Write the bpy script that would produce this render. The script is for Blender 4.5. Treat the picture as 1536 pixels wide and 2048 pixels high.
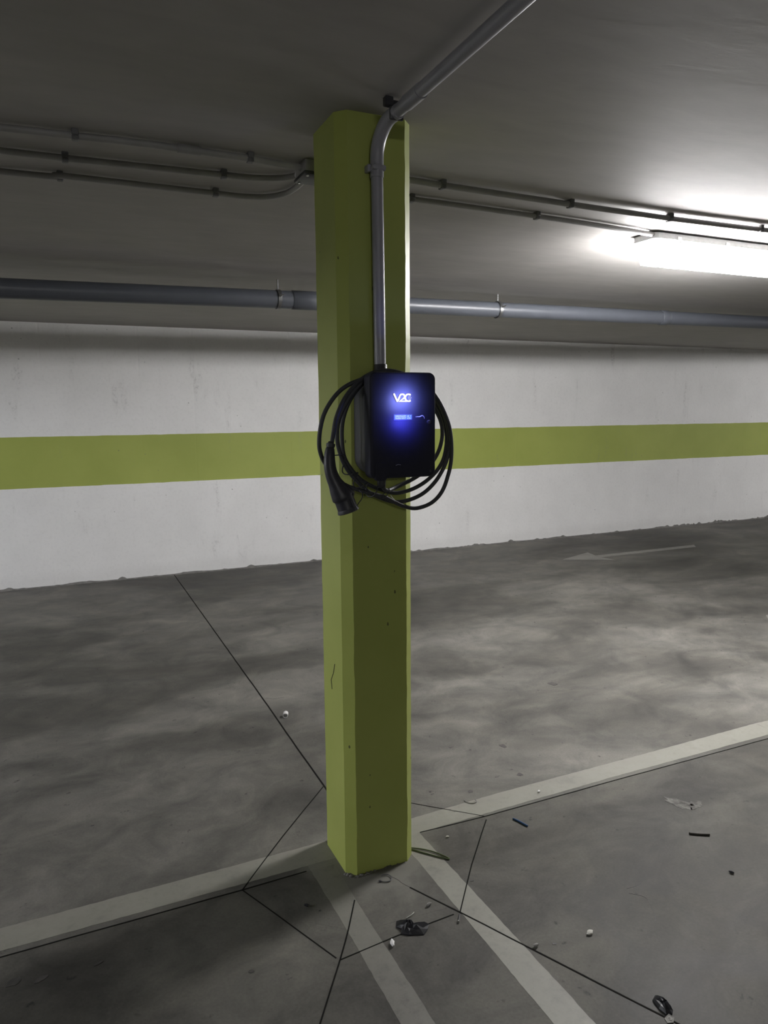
import bpy, bmesh, math, random
from mathutils import Vector, Matrix, noise
from math import sin, cos, pi, radians

for o in list(bpy.data.objects):
    bpy.data.objects.remove(o, do_unlink=True)
C = bpy.context.scene.collection
scene = bpy.context.scene

# ------------------------------------------------------------------ camera
PITCH, ROLL, YAW, FPX = 0.138140, -0.00781079, -0.42399683, 1461.795
cy, sy = cos(YAW), sin(YAW)
fwd = Vector((-sy * cos(PITCH), cy * cos(PITCH), -sin(PITCH)))
right = Vector((cy, sy, 0))
up = right.cross(fwd)
r2 = right * cos(ROLL) + up * sin(ROLL)
u2 = -right * sin(ROLL) + up * cos(ROLL)
cam_data = bpy.data.cameras.new('camera')
cam_data.sensor_fit = 'VERTICAL'
cam_data.sensor_height = 36.0
cam_data.lens = 36.0 * FPX / 2048.0
cam_data.clip_end = 200
cam = bpy.data.objects.new('camera', cam_data)
C.objects.link(cam)
m3 = Matrix((r2, u2, -fwd)).transposed()
cam.matrix_world = Matrix.Translation((0, 0, 1.5)) @ m3.to_4x4()
scene.camera = cam

# ------------------------------------------------------------------ world, exposure, lamp strengths
world = bpy.data.worlds.new('world')
scene.world = world
world.use_nodes = True
world.node_tree.nodes['Background'].inputs[0].default_value = (0.02, 0.02, 0.022, 1)
world.node_tree.nodes['Background'].inputs[1].default_value = 0.2
scene.view_settings.view_transform = 'Standard'
scene.view_settings.look = 'None'
scene.view_settings.gamma = 1.0
scene.view_settings.use_curve_mapping = False
scene.view_settings.exposure = 0.0
LAMP = 155.0            # radiance of the tube fixture's diffuser
LAMP_FAR = 165.0        # the next fixture further down the lane
LOGO_GLOW = 0.46         # watts of the added blue glow light before the cover
BACK_FILL = 62.0       # added unseen lamp behind the camera, fill for the pillar front
LAMP_LEFT = 265.0       # fixture across the lane beyond the frame's left side
LAMP_COL = (1.0, 0.985, 0.985)


# ------------------------------------------------------------------ helpers
def put(name, verts, faces, mat=None, parent=None, smooth=False, mats=None):
    me = bpy.data.meshes.new(name)
    me.from_pydata([tuple(v) for v in verts], [], faces)
    me.update()
    if mat:
        me.materials.append(mat)
    if smooth:
        for p in me.polygons:
            p.use_smooth = True
    o = bpy.data.objects.new(name, me)
    C.objects.link(o)
    if parent:
        o.parent = parent
    return o


def from_bm(name, bm, mat=None, parent=None, smooth=False):
    bmesh.ops.recalc_face_normals(bm, faces=bm.faces)
    me = bpy.data.meshes.new(name)
    bm.to_mesh(me)
    bm.free()
    if mat:
        me.materials.append(mat)
    if smooth:
        for p in me.polygons:
            p.use_smooth = True
        try:
            me.set_sharp_from_angle(angle=radians(40))
        except Exception:
            pass
    o = bpy.data.objects.new(name, me)
    C.objects.link(o)
    if parent:
        o.parent = parent
    return o


def tag(o, label=None, cat=None, group=None, kind=None):
    if label: o['label'] = label
    if cat: o['category'] = cat
    if group: o['group'] = group
    if kind: o['kind'] = kind
    return o


def thing(name, label, cat, group=None, loc=(0, 0, 0)):
    o = bpy.data.objects.new(name, None)
    o.empty_display_size = 0.05
    C.objects.link(o)
    o.location = loc
    return tag(o, label, cat, group)


def box_bm(bm, x0, x1, y0, y1, z0, z1, bev=0.0, seg=2, mat=None):
    r = bmesh.ops.create_cube(bm, size=1.0)
    vs = r['verts']
    for v in vs:
        v.co = Vector(((x0 + x1) / 2 + v.co.x * (x1 - x0), (y0 + y1) / 2 + v.co.y * (y1 - y0), (z0 + z1) / 2 + v.co.z * (z1 - z0)))
    if bev > 0:
        es = {e for v in vs for e in v.link_edges}
        bmesh.ops.bevel(bm, geom=list(es), offset=bev, segments=seg, affect='EDGES', profile=0.5)
    return bm


def box(name, x0, x1, y0, y1, z0, z1, mat, parent=None, bev=0.0, seg=2):
    bm = bmesh.new()
    box_bm(bm, x0, x1, y0, y1, z0, z1, bev, seg)
    return from_bm(name, bm, mat, parent, smooth=bev > 0)


def catmull(P, n=8):
    P = [Vector(p) for p in P]
    out = []
    for i in range(len(P) - 1):
        p0 = P[max(i - 1, 0)]; p1 = P[i]; p2 = P[i + 1]; p3 = P[min(i + 2, len(P) - 1)]
        for k in range(n):
            t = k / n
            out.append(0.5 * ((2 * p1) + (-p0 + p2) * t + (2 * p0 - 5 * p1 + 4 * p2 - p3) * t * t + (-p0 + 3 * p1 - 3 * p2 + p3) * t ** 3))
    out.append(P[-1])
    return out


def sweep(P, r, seg=12, flat=1.0, refup=Vector((0, 0, 1)), caps=True):
    """rings along P; r a number or a list; returns verts, faces"""
    P = [Vector(p) for p in P]
    n = len(P)
    R = r if isinstance(r, (list, tuple)) else [r] * n
    T = []
    for i in range(n):
        a = P[max(i - 1, 0)]; b = P[min(i + 1, n - 1)]
        T.append((b - a).normalized())
    u = refup.cross(T[0])
    if u.length < 1e-3:
        u = Vector((1, 0, 0)).cross(T[0])
    u.normalize()
    V, F = [], []
    for i in range(n):
        u = (u - T[i] * u.dot(T[i])).normalized()
        w = T[i].cross(u)
        for k in range(seg):
            a = 2 * pi * k / seg
            rr = R[i]
            rx, ry = (rr if isinstance(rr, (tuple, list)) else (rr, rr * flat))
            V.append(P[i] + u * cos(a) * rx + w * sin(a) * ry)
    for i in range(n - 1):
        for k in range(seg):
            a = i * seg + k; b = i * seg + (k + 1) % seg
            F.append((a, b, b + seg, a + seg))
    if caps:
        F.append(tuple(range(seg))[::-1])
        F.append(tuple((n - 1) * seg + k for k in range(seg)))
    return V, F


def tube(name, P, r, mat, parent=None, seg=12, flat=1.0, refup=Vector((0, 0, 1)), smooth_path=0):
    if smooth_path:
        P = catmull(P, smooth_path)
    V, F = sweep(P, r, seg, flat, refup)
    o = put(name, V, F, mat, parent, smooth=True)
    try:
        o.data.set_sharp_from_angle(angle=radians(50))
    except Exception:
        pass
    return o


def ribbon(name, P, w, z, mat, parent, h=0.0006):
    """thin low strip on the floor following P (x, y)"""
    P = [Vector((p[0], p[1], 0)) for p in P]
    V, F = [], []
    for i, p in enumerate(P):
        t = (P[min(i + 1, len(P) - 1)] - P[max(i - 1, 0)]).normalized()
        nrm = Vector((-t.y, t.x, 0)) * w / 2
        for q, zz in ((p + nrm, 0), (p + nrm * .9, z + h), (p - nrm * .9, z + h), (p - nrm, 0)):
            V.append((q.x, q.y, zz))
    for i in range(len(P) - 1):
        for k in range(3):
            a = i * 4 + k
            F.append((a, a + 1, a + 5, a + 4))
    return put(name, V, F, mat, parent)


# ------------------------------------------------------------------ materials
def nodes_of(name):
    m = bpy.data.materials.new(name)
    m.use_nodes = True
    nt = m.node_tree
    return m, nt, nt.nodes['Principled BSDF']


def N(nt, typ, **kw):
    n = nt.nodes.new(typ)
    for k, v in kw.items():
        if isinstance(k, str) and k.startswith('i_'):
            n.inputs[k[2:].replace('_', ' ')].default_value = v
        else:
            setattr(n, k, v)
    return n


def ramp(nt, fac, stops, interp='LINEAR'):
    r = nt.nodes.new('ShaderNodeValToRGB')
    r.color_ramp.interpolation = interp
    while len(r.color_ramp.elements) < len(stops):
        r.color_ramp.elements.new(0.5)
    for e, (p, c) in zip(r.color_ramp.elements, stops):
        e.position = p
        e.color = (c[0], c[1], c[2], 1) if isinstance(c, (tuple, list)) else (c, c, c, 1)
    nt.links.new(fac, r.inputs[0])
    return r.outputs[0]


def mapped(nt, scale=(1, 1, 1), rot=(0, 0, 0), loc=(0, 0, 0)):
    tc = nt.nodes.new('ShaderNodeTexCoord')
    mp = nt.nodes.new('ShaderNodeMapping')
    mp.inputs['Scale'].default_value = scale
    mp.inputs['Rotation'].default_value = rot
    mp.inputs['Location'].default_value = loc
    nt.links.new(tc.outputs['Object'], mp.inputs[0])
    return mp.outputs[0]


def noise_tex(nt, vec, scale, detail=4, rough=.55, dist=0.0):
    n = nt.nodes.new('ShaderNodeTexNoise')
    n.inputs['Scale'].default_value = scale
    n.inputs['Detail'].default_value = detail
    n.inputs['Roughness'].default_value = rough
    n.inputs['Distortion'].default_value = dist
    nt.links.new(vec, n.inputs['Vector'])
    return n.outputs['Fac']


def mix(nt, a, b, fac, mode='MIX'):
    n = nt.nodes.new('ShaderNodeMix')
    n.data_type = 'RGBA'
    n.blend_type = mode
    for s, v in (('Factor', fac), ('A', a), ('B', b)):
        sock = [i for i in n.inputs if i.name == s and (i.type == 'RGBA' or (s == 'Factor' and i.type == 'VALUE'))][0]
        if hasattr(v, 'links') or isinstance(v, bpy.types.NodeSocket):
            nt.links.new(v, sock)
        else:
            sock.default_value = v if s == 'Factor' else (v[0], v[1], v[2], 1)
    return [o for o in n.outputs if o.type == 'RGBA'][0]


def math_n(nt, op, a, b=None, c=None):
    n = nt.nodes.new('ShaderNodeMath')
    n.operation = op
    for i, v in enumerate((a, b, c)):
        if v is None: continue
        if isinstance(v, bpy.types.NodeSocket): nt.links.new(v, n.inputs[i])
        else: n.inputs[i].default_value = v
    return n.outputs[0]


def bump(nt, bsdf, h, strength=.3, dist=.01):
    b = nt.nodes.new('ShaderNodeBump')
    b.inputs['Strength'].default_value = strength
    b.inputs['Distance'].default_value = dist
    nt.links.new(h, b.inputs['Height'])
    nt.links.new(b.outputs[0], bsdf.inputs['Normal'])


def plain(name, col, rough=.5, metal=0.0, spec=.5, var=.08, scale=40):
    m, nt, b = nodes_of(name)
    v = mapped(nt)
    n = noise_tex(nt, v, scale, 3)
    lo = tuple(c * (1 - var) for c in col); hi = tuple(min(1, c * (1 + var)) for c in col)
    nt.links.new(ramp(nt, n, [(.3, lo), (.7, hi)]), b.inputs['Base Color'])
    b.inputs['Roughness'].default_value = rough
    b.inputs['Metallic'].default_value = metal
    b.inputs['Specular IOR Level'].default_value = spec
    return m


def concrete_color(nt, light=1.0):
    """mottled trowelled concrete, shared by the floor and the worn paint on it"""
    v = mapped(nt, (1, 1, 1))
    vs = mapped(nt, (.55, 1.0, 1), (0, 0, .3))
    big = noise_tex(nt, vs, 1.1, 6, .6, .4)
    mid = noise_tex(nt, mapped(nt, (1, 1.15, 1), (0, 0, -.6)), 3.6, 9, .68, .7)
    fine = noise_tex(nt, v, 120, 4, .6)
    a = ramp(nt, big, [(.30, (.060, .058, .055)), (.44, (.098, .095, .088)), (.56, (.150, .146, .135)), (.72, (.205, .200, .184))])
    bb = ramp(nt, mid, [(.28, (.58, .58, .59)), (.50, (1.0, .99, .965)), (.72, (1.42, 1.39, 1.32))])
    c = mix(nt, a, bb, 1.0, 'MULTIPLY')
    c = mix(nt, c, ramp(nt, fine, [(.3, .9), (.7, 1.08)]), 1.0, 'MULTIPLY')
    sxyz = nt.nodes.new('ShaderNodeSeparateXYZ')
    nt.links.new(v, sxyz.inputs[0])
    edge = math_n(nt, 'ADD', 2.128, math_n(nt, 'MULTIPLY', math_n(nt, 'GREATER_THAN', sxyz.outputs['X'], .9), .037))
    bay = math_n(nt, 'LESS_THAN', sxyz.outputs['Y'], edge)      # the bays are a separate, greyer pour than the lane
    c = mix(nt, c, (.74, .74, .73), bay, 'MULTIPLY')
    # small dark specks
    sp = noise_tex(nt, v, 16, 2, .5)
    sp2 = noise_tex(nt, mapped(nt, (1, 1, 1), (0, 0, 0), (7, 3, 0)), 60, 3, .6)
    k = math_n(nt, 'MULTIPLY', ramp(nt, sp, [(.66, 0.0), (.72, 1.0)]), ramp(nt, sp2, [(.5, 0.0), (.62, 1.0)]))
    c = mix(nt, c, (.03, .03, .03), math_n(nt, 'MULTIPLY', k, .75))
    return c, big, mid, fine


def make_floor_mat():
    m, nt, b = nodes_of('polished_concrete')
    c, big, mid, fine = concrete_color(nt)
    nt.links.new(c, b.inputs['Base Color'])
    nt.links.new(ramp(nt, mid, [(.3, .5), (.7, .66)]), b.inputs['Roughness'])
    b.inputs['Specular IOR Level'].default_value = .16
    h = mix(nt, fine, mid, .6)
    bump(nt, b, h, .12, .004)
    return m


def make_line_paint(nm='worn_line_paint', lo=.08, hi=.55):
    m, nt, b = nodes_of(nm)
    c, big, mid, fine = concrete_color(nt)
    v = mapped(nt)
    w = noise_tex(nt, v, 26, 6, .7)
    w2 = noise_tex(nt, v, 5, 3, .5)
    wear = math_n(nt, 'ADD', math_n(nt, 'MULTIPLY', w, .6), math_n(nt, 'MULTIPLY', w2, .4))
    paint = ramp(nt, w, [(.3, (.205, .200, .170)), (.7, (.265, .258, .222))])
    nt.links.new(mix(nt, paint, c, ramp(nt, wear, [(.50, lo), (.66, hi)])), b.inputs['Base Color'])
    b.inputs['Roughness'].default_value = .55
    bump(nt, b, w, .1, .002)
    return m


def make_pale_ring():
    '''ring of paler floor tone round the pillar foot that fades into the floor'''
    m, nt, b = nodes_of('pale_ring_concrete')
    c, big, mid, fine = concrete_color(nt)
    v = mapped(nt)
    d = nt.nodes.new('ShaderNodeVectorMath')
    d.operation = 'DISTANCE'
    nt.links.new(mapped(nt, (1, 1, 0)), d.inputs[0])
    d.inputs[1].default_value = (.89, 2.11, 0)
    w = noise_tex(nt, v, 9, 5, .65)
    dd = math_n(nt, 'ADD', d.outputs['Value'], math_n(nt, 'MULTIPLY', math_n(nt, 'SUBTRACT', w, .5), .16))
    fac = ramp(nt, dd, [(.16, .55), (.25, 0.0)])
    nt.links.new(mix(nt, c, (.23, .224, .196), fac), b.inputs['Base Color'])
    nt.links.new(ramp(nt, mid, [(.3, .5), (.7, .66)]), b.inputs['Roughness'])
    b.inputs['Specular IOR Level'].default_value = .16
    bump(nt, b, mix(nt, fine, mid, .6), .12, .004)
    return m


def make_smear():
    m, nt, b = nodes_of('pale_plaster_smear')
    c, big, mid, fine = concrete_color(nt)
    w = noise_tex(nt, mapped(nt, (1, 1, 1), (0, 0, .5)), 34, 5, .7)
    nt.links.new(mix(nt, c, (.21, .206, .188), ramp(nt, w, [(.40, 0.0), (.66, .8)])), b.inputs['Base Color'])
    b.inputs['Roughness'].default_value = .62
    b.inputs['Specular IOR Level'].default_value = .16
    return m


def make_faded_paint():
    m, nt, b = nodes_of('faded_arrow_paint')
    c, big, mid, fine = concrete_color(nt)
    w = noise_tex(nt, mapped(nt), 9, 6, .7)
    nt.links.new(mix(nt, c, (.26, .255, .23), ramp(nt, w, [(.35, .35), (.65, .85)])), b.inputs['Base Color'])
    b.inputs['Roughness'].default_value = .5
    return m


def make_wall_mat():
    m, nt, b = nodes_of('white_and_green_wall_paint')
    tc = nt.nodes.new('ShaderNodeTexCoord')
    sx = nt.nodes.new('ShaderNodeSeparateXYZ')
    nt.links.new(tc.outputs['Object'], sx.inputs[0])
    v = mapped(nt)
    n1 = noise_tex(nt, v, 2.2, 6, .6)
    n2 = noise_tex(nt, v, 38, 4, .65)
    n3 = noise_tex(nt, mapped(nt, (1.0, 1, .22)), 7, 5, .6)
    white = ramp(nt, n1, [(.3, (.77, .765, .755)), (.7, (.84, .835, .825))])
    white = mix(nt, white, ramp(nt, n2, [(.25, .93), (.5, 1.0)]), 1.0, 'MULTIPLY')
    green = ramp(nt, n1, [(.3, (.315, .365, .075)), (.7, (.365, .415, .095))])
    # band edges with a slightly unsteady masking line
    wob = math_n(nt, 'MULTIPLY', math_n(nt, 'SUBTRACT', noise_tex(nt, mapped(nt, (1, 1, 0)), 6, 2), .5), .01)
    z = math_n(nt, 'ADD', sx.outputs['Z'], wob)
    band = math_n(nt, 'MULTIPLY', math_n(nt, 'GREATER_THAN', z, .867), math_n(nt, 'LESS_THAN', z, 1.301))
    c = mix(nt, white, green, band)
    # scuffs, bug holes
    sc = math_n(nt, 'MULTIPLY', ramp(nt, n3, [(.60, 0.0), (.74, 1.0)]), ramp(nt, n2, [(.45, 0.0), (.62, 1.0)]))
    c = mix(nt, c, (.20, .195, .19), math_n(nt, 'MULTIPLY', sc, .45))
    vo = nt.nodes.new('ShaderNodeTexVoronoi')
    vo.inputs['Scale'].default_value = 9
    nt.links.new(v, vo.inputs['Vector'])
    hole = math_n(nt, 'LESS_THAN', vo.outputs['Distance'], .055)
    hole = math_n(nt, 'MULTIPLY', hole, ramp(nt, n1, [(.5, 0.0), (.56, 1.0)]))
    c = mix(nt, c, (.12, .12, .115), math_n(nt, 'MULTIPLY', hole, .5))
    # dirt film along the foot of the wall
    foot = ramp(nt, math_n(nt, 'ADD', sx.outputs['Z'], math_n(nt, 'MULTIPLY', n3, -.12)), [(0.0, 1.0), (.09, 0.0)])
    c = mix(nt, c, (.30, .295, .28), math_n(nt, 'MULTIPLY', foot, .12))
    nt.links.new(c, b.inputs['Base Color'])
    b.inputs['Roughness'].default_value = .62
    h = math_n(nt, 'ADD', math_n(nt, 'MULTIPLY', n2, .25), math_n(nt, 'MULTIPLY', n3, .8))
    h = math_n(nt, 'SUBTRACT', h, math_n(nt, 'MULTIPLY', hole, .5))
    bump(nt, b, h, .22, .006)
    return m


def make_ceiling_mat():
    m, nt, b = nodes_of('painted_concrete_ceiling')
    v = mapped(nt)
    n1 = noise_tex(nt, mapped(nt, (.5, 1.0, 1), (0, 0, .5)), 1.6, 7, .6, .5)
    n2 = noise_tex(nt, v, 30, 4, .6)
    n3 = noise_tex(nt, mapped(nt, (.6, 2.2, 1), (0, 0, .55)), 6, 7, .6, .5)
    c = ramp(nt, n1, [(.3, (.34, .325, .308)), (.7, (.41, .395, .378))])
    c = mix(nt, c, ramp(nt, n3, [(.3, .93), (.7, 1.05)]), 1.0, 'MULTIPLY')
    nt.links.new(c, b.inputs['Base Color'])
    b.inputs['Roughness'].default_value = .7
    h = math_n(nt, 'ADD', math_n(nt, 'MULTIPLY', n1, 1.0), math_n(nt, 'ADD', math_n(nt, 'MULTIPLY', n3, .45), math_n(nt, 'MULTIPLY', n2, .03)))
    bump(nt, b, h, .16, .012)
    return m


def make_pillar_mat():
    m, nt, b = nodes_of('lime_green_gloss_paint')
    v = mapped(nt)
    n1 = noise_tex(nt, v, 3, 5, .6)
    n2 = noise_tex(nt, v, 60, 3, .5)
    c = ramp(nt, n1, [(.3, (.335, .385, .085)), (.7, (.385, .435, .105))])
    vo = nt.nodes.new('ShaderNodeTexVoronoi')
    vo.inputs['Scale'].default_value = 1.0
    nt.links.new(mapped(nt, (30, 30, 15)), vo.inputs['Vector'])
    wb = noise_tex(nt, v, 90, 3, .6)
    d = math_n(nt, 'ADD', vo.outputs['Distance'], math_n(nt, 'MULTIPLY', wb, .12))
    chip = math_n(nt, 'LESS_THAN', d, .15)
    keep = nt.nodes.new('ShaderNodeSeparateColor')
    nt.links.new(vo.outputs['Color'], keep.inputs[0])
    chip = math_n(nt, 'MULTIPLY', chip, math_n(nt, 'GREATER_THAN', keep.outputs[0], .66))
    c = mix(nt, c, (.045, .05, .02), math_n(nt, 'MULTIPLY', chip, .85))
    nt.links.new(c, b.inputs['Base Color'])
    b.inputs['Roughness'].default_value = .5
    h = math_n(nt, 'SUBTRACT', math_n(nt, 'MULTIPLY', n2, .3), chip)
    bump(nt, b, h, .25, .002)
    return m


def emit(name, col, s):
    m, nt, b = nodes_of(name)
    b.inputs['Base Color'].default_value = (.03, .03, .03, 1)
    b.inputs['Emission Color'].default_value = (*col, 1)
    b.inputs['Emission Strength'].default_value = s
    return m


M = dict(
    floor=make_floor_mat(), line=make_line_paint(), worn_line=make_line_paint('very_worn_line_paint', .5, .85), faded=make_faded_paint(), wall=make_wall_mat(),
    ceiling=make_ceiling_mat(), pillar=make_pillar_mat(),
    pale=make_pale_ring(),
    joint=plain('joint_filler', (.014, .0135, .0125), .95, spec=.05),
    fringe=plain('slab_edge_mortar', (.16, .155, .145), .8, scale=20, var=.3),
    stain=plain('dark_floor_stain', (.055, .052, .048), .6, var=.3),
    smear=make_smear(),
    pvc_grey=plain('grey_pvc', (.075, .081, .095), .38, var=.05, scale=12),
    pvc_light=plain('light_grey_pvc', (.30, .30, .335), .38, var=.04, scale=12),
    pvc_dull=plain('dusty_grey_pvc', (.29, .285, .28), .5, var=.1, scale=12),
    dark_plastic=plain('dark_plastic', (.035, .035, .04), .45),
    zinc=plain('zinc_plated_steel', (.62, .62, .62), .28, metal=1.0),
    dark_zinc=plain('dull_zinc', (.22, .22, .22), .38, metal=.9),
    clip=plain('grey_clip_plastic', (.13, .13, .135), .5),
    case_front=plain('black_gloss_plastic', (.027, .028, .040), .5, spec=.12, var=.05),
    case_side=plain('black_matt_plastic', (.045, .045, .056), .5, var=.08, scale=80),
    rubber=plain('black_rubber', (.038, .040, .045), .55, var=.1, scale=80),
    gun=plain('black_soft_plastic', (.028, .028, .036), .42, var=.1, scale=80),
    fixture=plain('white_fixture_plastic', (.55, .56, .57), .4),
    chalk=plain('white_plastic', (.72, .71, .70), .5),
    blue=plain('blue_wire_insulation', (.012, .055, .16), .4),
    brown=plain('dark_brown_offcut', (.035, .03, .022), .6, var=.3),
    green_wire=plain('green_wire_insulation', (.05, .075, .018), .45, var=.3),
    black=plain('black_scrap_plastic', (.006, .006, .009), .45, var=.3),
    flake=plain('pale_flake', (.50, .49, .44), .7, var=.15),
    grey=plain('grey_crumb', (.20, .195, .18), .7, var=.2),
    mark_and_glint=plain('pale_mark_and_glint', (.55, .55, .60), .4),
    lamp=emit('lamp_diffuser', LAMP_COL, LAMP),
    lamp_far=emit('lamp_diffuser_far', LAMP_COL, LAMP_FAR),
    back_fill=emit('back_fill_diffuser', LAMP_COL, BACK_FILL), lamp_left=emit('lamp_diffuser_left', (.93, .945, 1.0), LAMP_LEFT),
    logo=emit('lit_logo', (.95, .90, 1.0), 2.4),
    logo_dot=emit('lit_logo_dot', (.9, .9, 1.0), 1.1),
    lcd=emit('lit_display', (.06, .22, 1.0), .75),
    lcd_px=emit('lit_display_characters', (.45, .62, 1.0), .95),
)

# ------------------------------------------------------------------ the setting
WALL_Y = 6.87
X0, X1, Y0 = -11.0, 20.0, -8.0


def ceil_z(y):
    return 2.34 - (y - 2.04) * 0.019


floor = put('floor', [(X0, Y0, 0), (X1, Y0, 0), (X1, WALL_Y, 0), (X0, WALL_Y, 0), (X0, Y0, -.2), (X1, Y0, -.2), (X1, WALL_Y, -.2), (X0, WALL_Y, -.2)],
            [(0, 1, 2, 3), (7, 6, 5, 4), (0, 4, 5, 1), (1, 5, 6, 2), (2, 6, 7, 3), (3, 7, 4, 0)], M['floor'])
tag(floor, kind='structure')
cz0, cz1 = ceil_z(Y0), ceil_z(WALL_Y)
ceiling = put('ceiling', [(X0, Y0, cz0), (X1, Y0, cz0), (X1, WALL_Y, cz1), (X0, WALL_Y, cz1), (X0, Y0, cz0 + .2), (X1, Y0, cz0 + .2), (X1, WALL_Y, cz1 + .2), (X0, WALL_Y, cz1 + .2)],
              [(3, 2, 1, 0), (4, 5, 6, 7), (0, 1, 5, 4), (1, 2, 6, 5), (2, 3, 7, 6), (3, 0, 4, 7)], M['ceiling'])
tag(ceiling, kind='structure')


def make_wall_back():
    """cast wall with shallow vertical formwork joints"""
    seams = [-1.6, -.052, .734, 1.205, 2.112, 3.862, 4.734, 6.486, 8.3, 10.1]
    xs = [X0]
    for s in seams:
        xs += [s - .012, s - .003, s + .003, s + .012]
    xs.append(X1)
    V, F = [], []
    for i, x in enumerate(xs):
        k = (i - 1) % 4
        y = WALL_Y + (.0007 if (0 < i < len(xs) - 1 and k in (1, 2)) else 0)
        V += [(x, y, -.05), (x, y, 2.6)]
    for i in range(len(xs) - 1):
        F.append((2 * i, 2 * i + 2, 2 * i + 3, 2 * i + 1))
    n = len(V)
    V += [(X0, WALL_Y + .25, -.05), (X0, WALL_Y + .25, 2.6), (X1, WALL_Y + .25, -.05), (X1, WALL_Y + .25, 2.6)]
    F += [(n + 2, n, n + 1, n + 3)]
    return tag(put('wall_back', V, F, M['wall']), kind='structure')


wall_back = make_wall_back()
for nm, (a, b, c, d) in dict(wall_left=(X0 - .2, X0, Y0, WALL_Y), wall_right=(X1, X1 + .2, Y0, WALL_Y), wall_front=(X0, X1, Y0 - .2, Y0)).items():
    tag(box(nm, a, b, c, d, -.05, 2.7, M['wall']), kind='structure')

# unseen beam added to shade the pillar's upper side face; pipes start from it
SHADE_BEAM = (-4.3, -3.9)
bm = bmesh.new()
box_bm(bm, SHADE_BEAM[0], SHADE_BEAM[1], Y0, WALL_Y, 2.13, 2.6)
tag(from_bm('shade_beam', bm, M['ceiling']), kind='structure')

# ragged slab edge at the foot of the wall
rnd = random.Random(4)


def mortar_edge():
    V, F = [], []
    x = -1.5
    while x < 12:
        x += .02
        h = .010 + .022 * max(0, noise.noise(Vector((x * 3.1, 0, 0)))) + .05 * max(0, noise.noise(Vector((x * 11, 4, 0))) - .12)
        if abs(noise.noise(Vector((x * 1.3, 9, 0)))) > .42: h += .02 * rnd.random()
        d = .010 + .03 * max(0, noise.noise(Vector((x * 5, 7, 0))))
        V += [(x, WALL_Y - d, -.002), (x, WALL_Y - d * .4, h * .6), (x, WALL_Y + .001, h)]
    for i in range(len(V) // 3 - 1):
        a = i * 3
        F += [(a, a + 3, a + 4, a + 1), (a + 1, a + 4, a + 5, a + 2)]
    return put('mortar_edge', V, F, M['fringe'], wall_back)


mortar_edge()


# painted lines and saw cuts belong to the floor
def patch(name, pts, z, mat, parent=None, sub=False):
    """flat thin shape with a small thickness"""
    n = len(pts)
    V = [(p[0], p[1], z) for p in pts] + [(p[0], p[1], 0) for p in pts]
    F = [tuple(range(n))] + [(i, i + n, (i + 1) % n + n, (i + 1) % n) for i in range(n)]
    o = put(name, V, F, mat, parent)
    return o


def ragged(poly, step=.02, amp=.0012, seed=0):
    r = random.Random(seed)
    out = []
    for i in range(len(poly)):
        a = Vector(poly[i]); b = Vector(poly[(i + 1) % len(poly)])
        k = max(1, int((b - a).length / step))
        for j in range(k):
            p = a.lerp(b, j / k)
            if j: p = p + Vector((r.uniform(-amp, amp), r.uniform(-amp, amp)))
            out.append((p.x, p.y))
    return out


patch('painted_line', ragged([(-5.2, 2.14), (-.23, 2.152), (.786, 2.158), (.786, 2.266), (-.23, 2.255), (-5.2, 2.245)], seed=1), .0006, M['line'], floor)
patch('painted_line', ragged([(1.026, 2.150), (1.108, 2.172), (2.0, 2.19), (2.985, 2.195), (2.985, 2.305), (2.29, 2.292), (1.5, 2.283), (1.026, 2.262)], seed=2), .0006, M['line'], floor)
patch('painted_line', ragged([(1.028, 2.150), (1.034, 1.302), (1.04, -1.5), (1.135, -1.5), (1.128, 1.26), (1.109, 2.172)], seed=3), .0005, M['line'], floor)
patch('painted_line', ragged([(.686, 2.157), (.692, 1.84), (.692, 1.46), (.69, -1.5), (.772, -1.5), (.770, 1.42), (.766, 1.92), (.768, 2.07), (.768, 2.157)], seed=4), .0005, M['worn_line'], floor)
patch('painted_line', ragged([(2.985, 2.195), (2.985, -1.0), (3.08, -1.0), (3.085, 2.30), (2.985, 2.305)], seed=5), .0007, M['line'], floor)
patch('painted_line', ragged([(4.57, 3.48), (4.66, 3.57), (7.5, 3.70), (7.5, 3.60)], seed=6), .0007, M['faded'], floor)
patch('painted_line', ragged([(-2.9, 2.14), (-2.9, -1.0), (-2.8, -1.0), (-2.8, 2.14)], seed=8), .0007, M['line'], floor)
patch('painted_arrow', ragged([(4.603, 5.84), (5.06, 5.60), (5.02, 5.755), (6.32, 5.745), (6.40, 5.845), (5.03, 5.85), (5.07, 6.02)], seed=7), .0007, M['faded'], floor)

patch('pale_patch', [(.56, 2.10), (.60, 1.90), (.72, 1.80), (1.0, 1.78), (1.14, 1.88), (1.19, 2.10), (1.15, 2.30), (.9, 2.42), (.68, 2.36)], .0003, M['pale'], floor)

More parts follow.
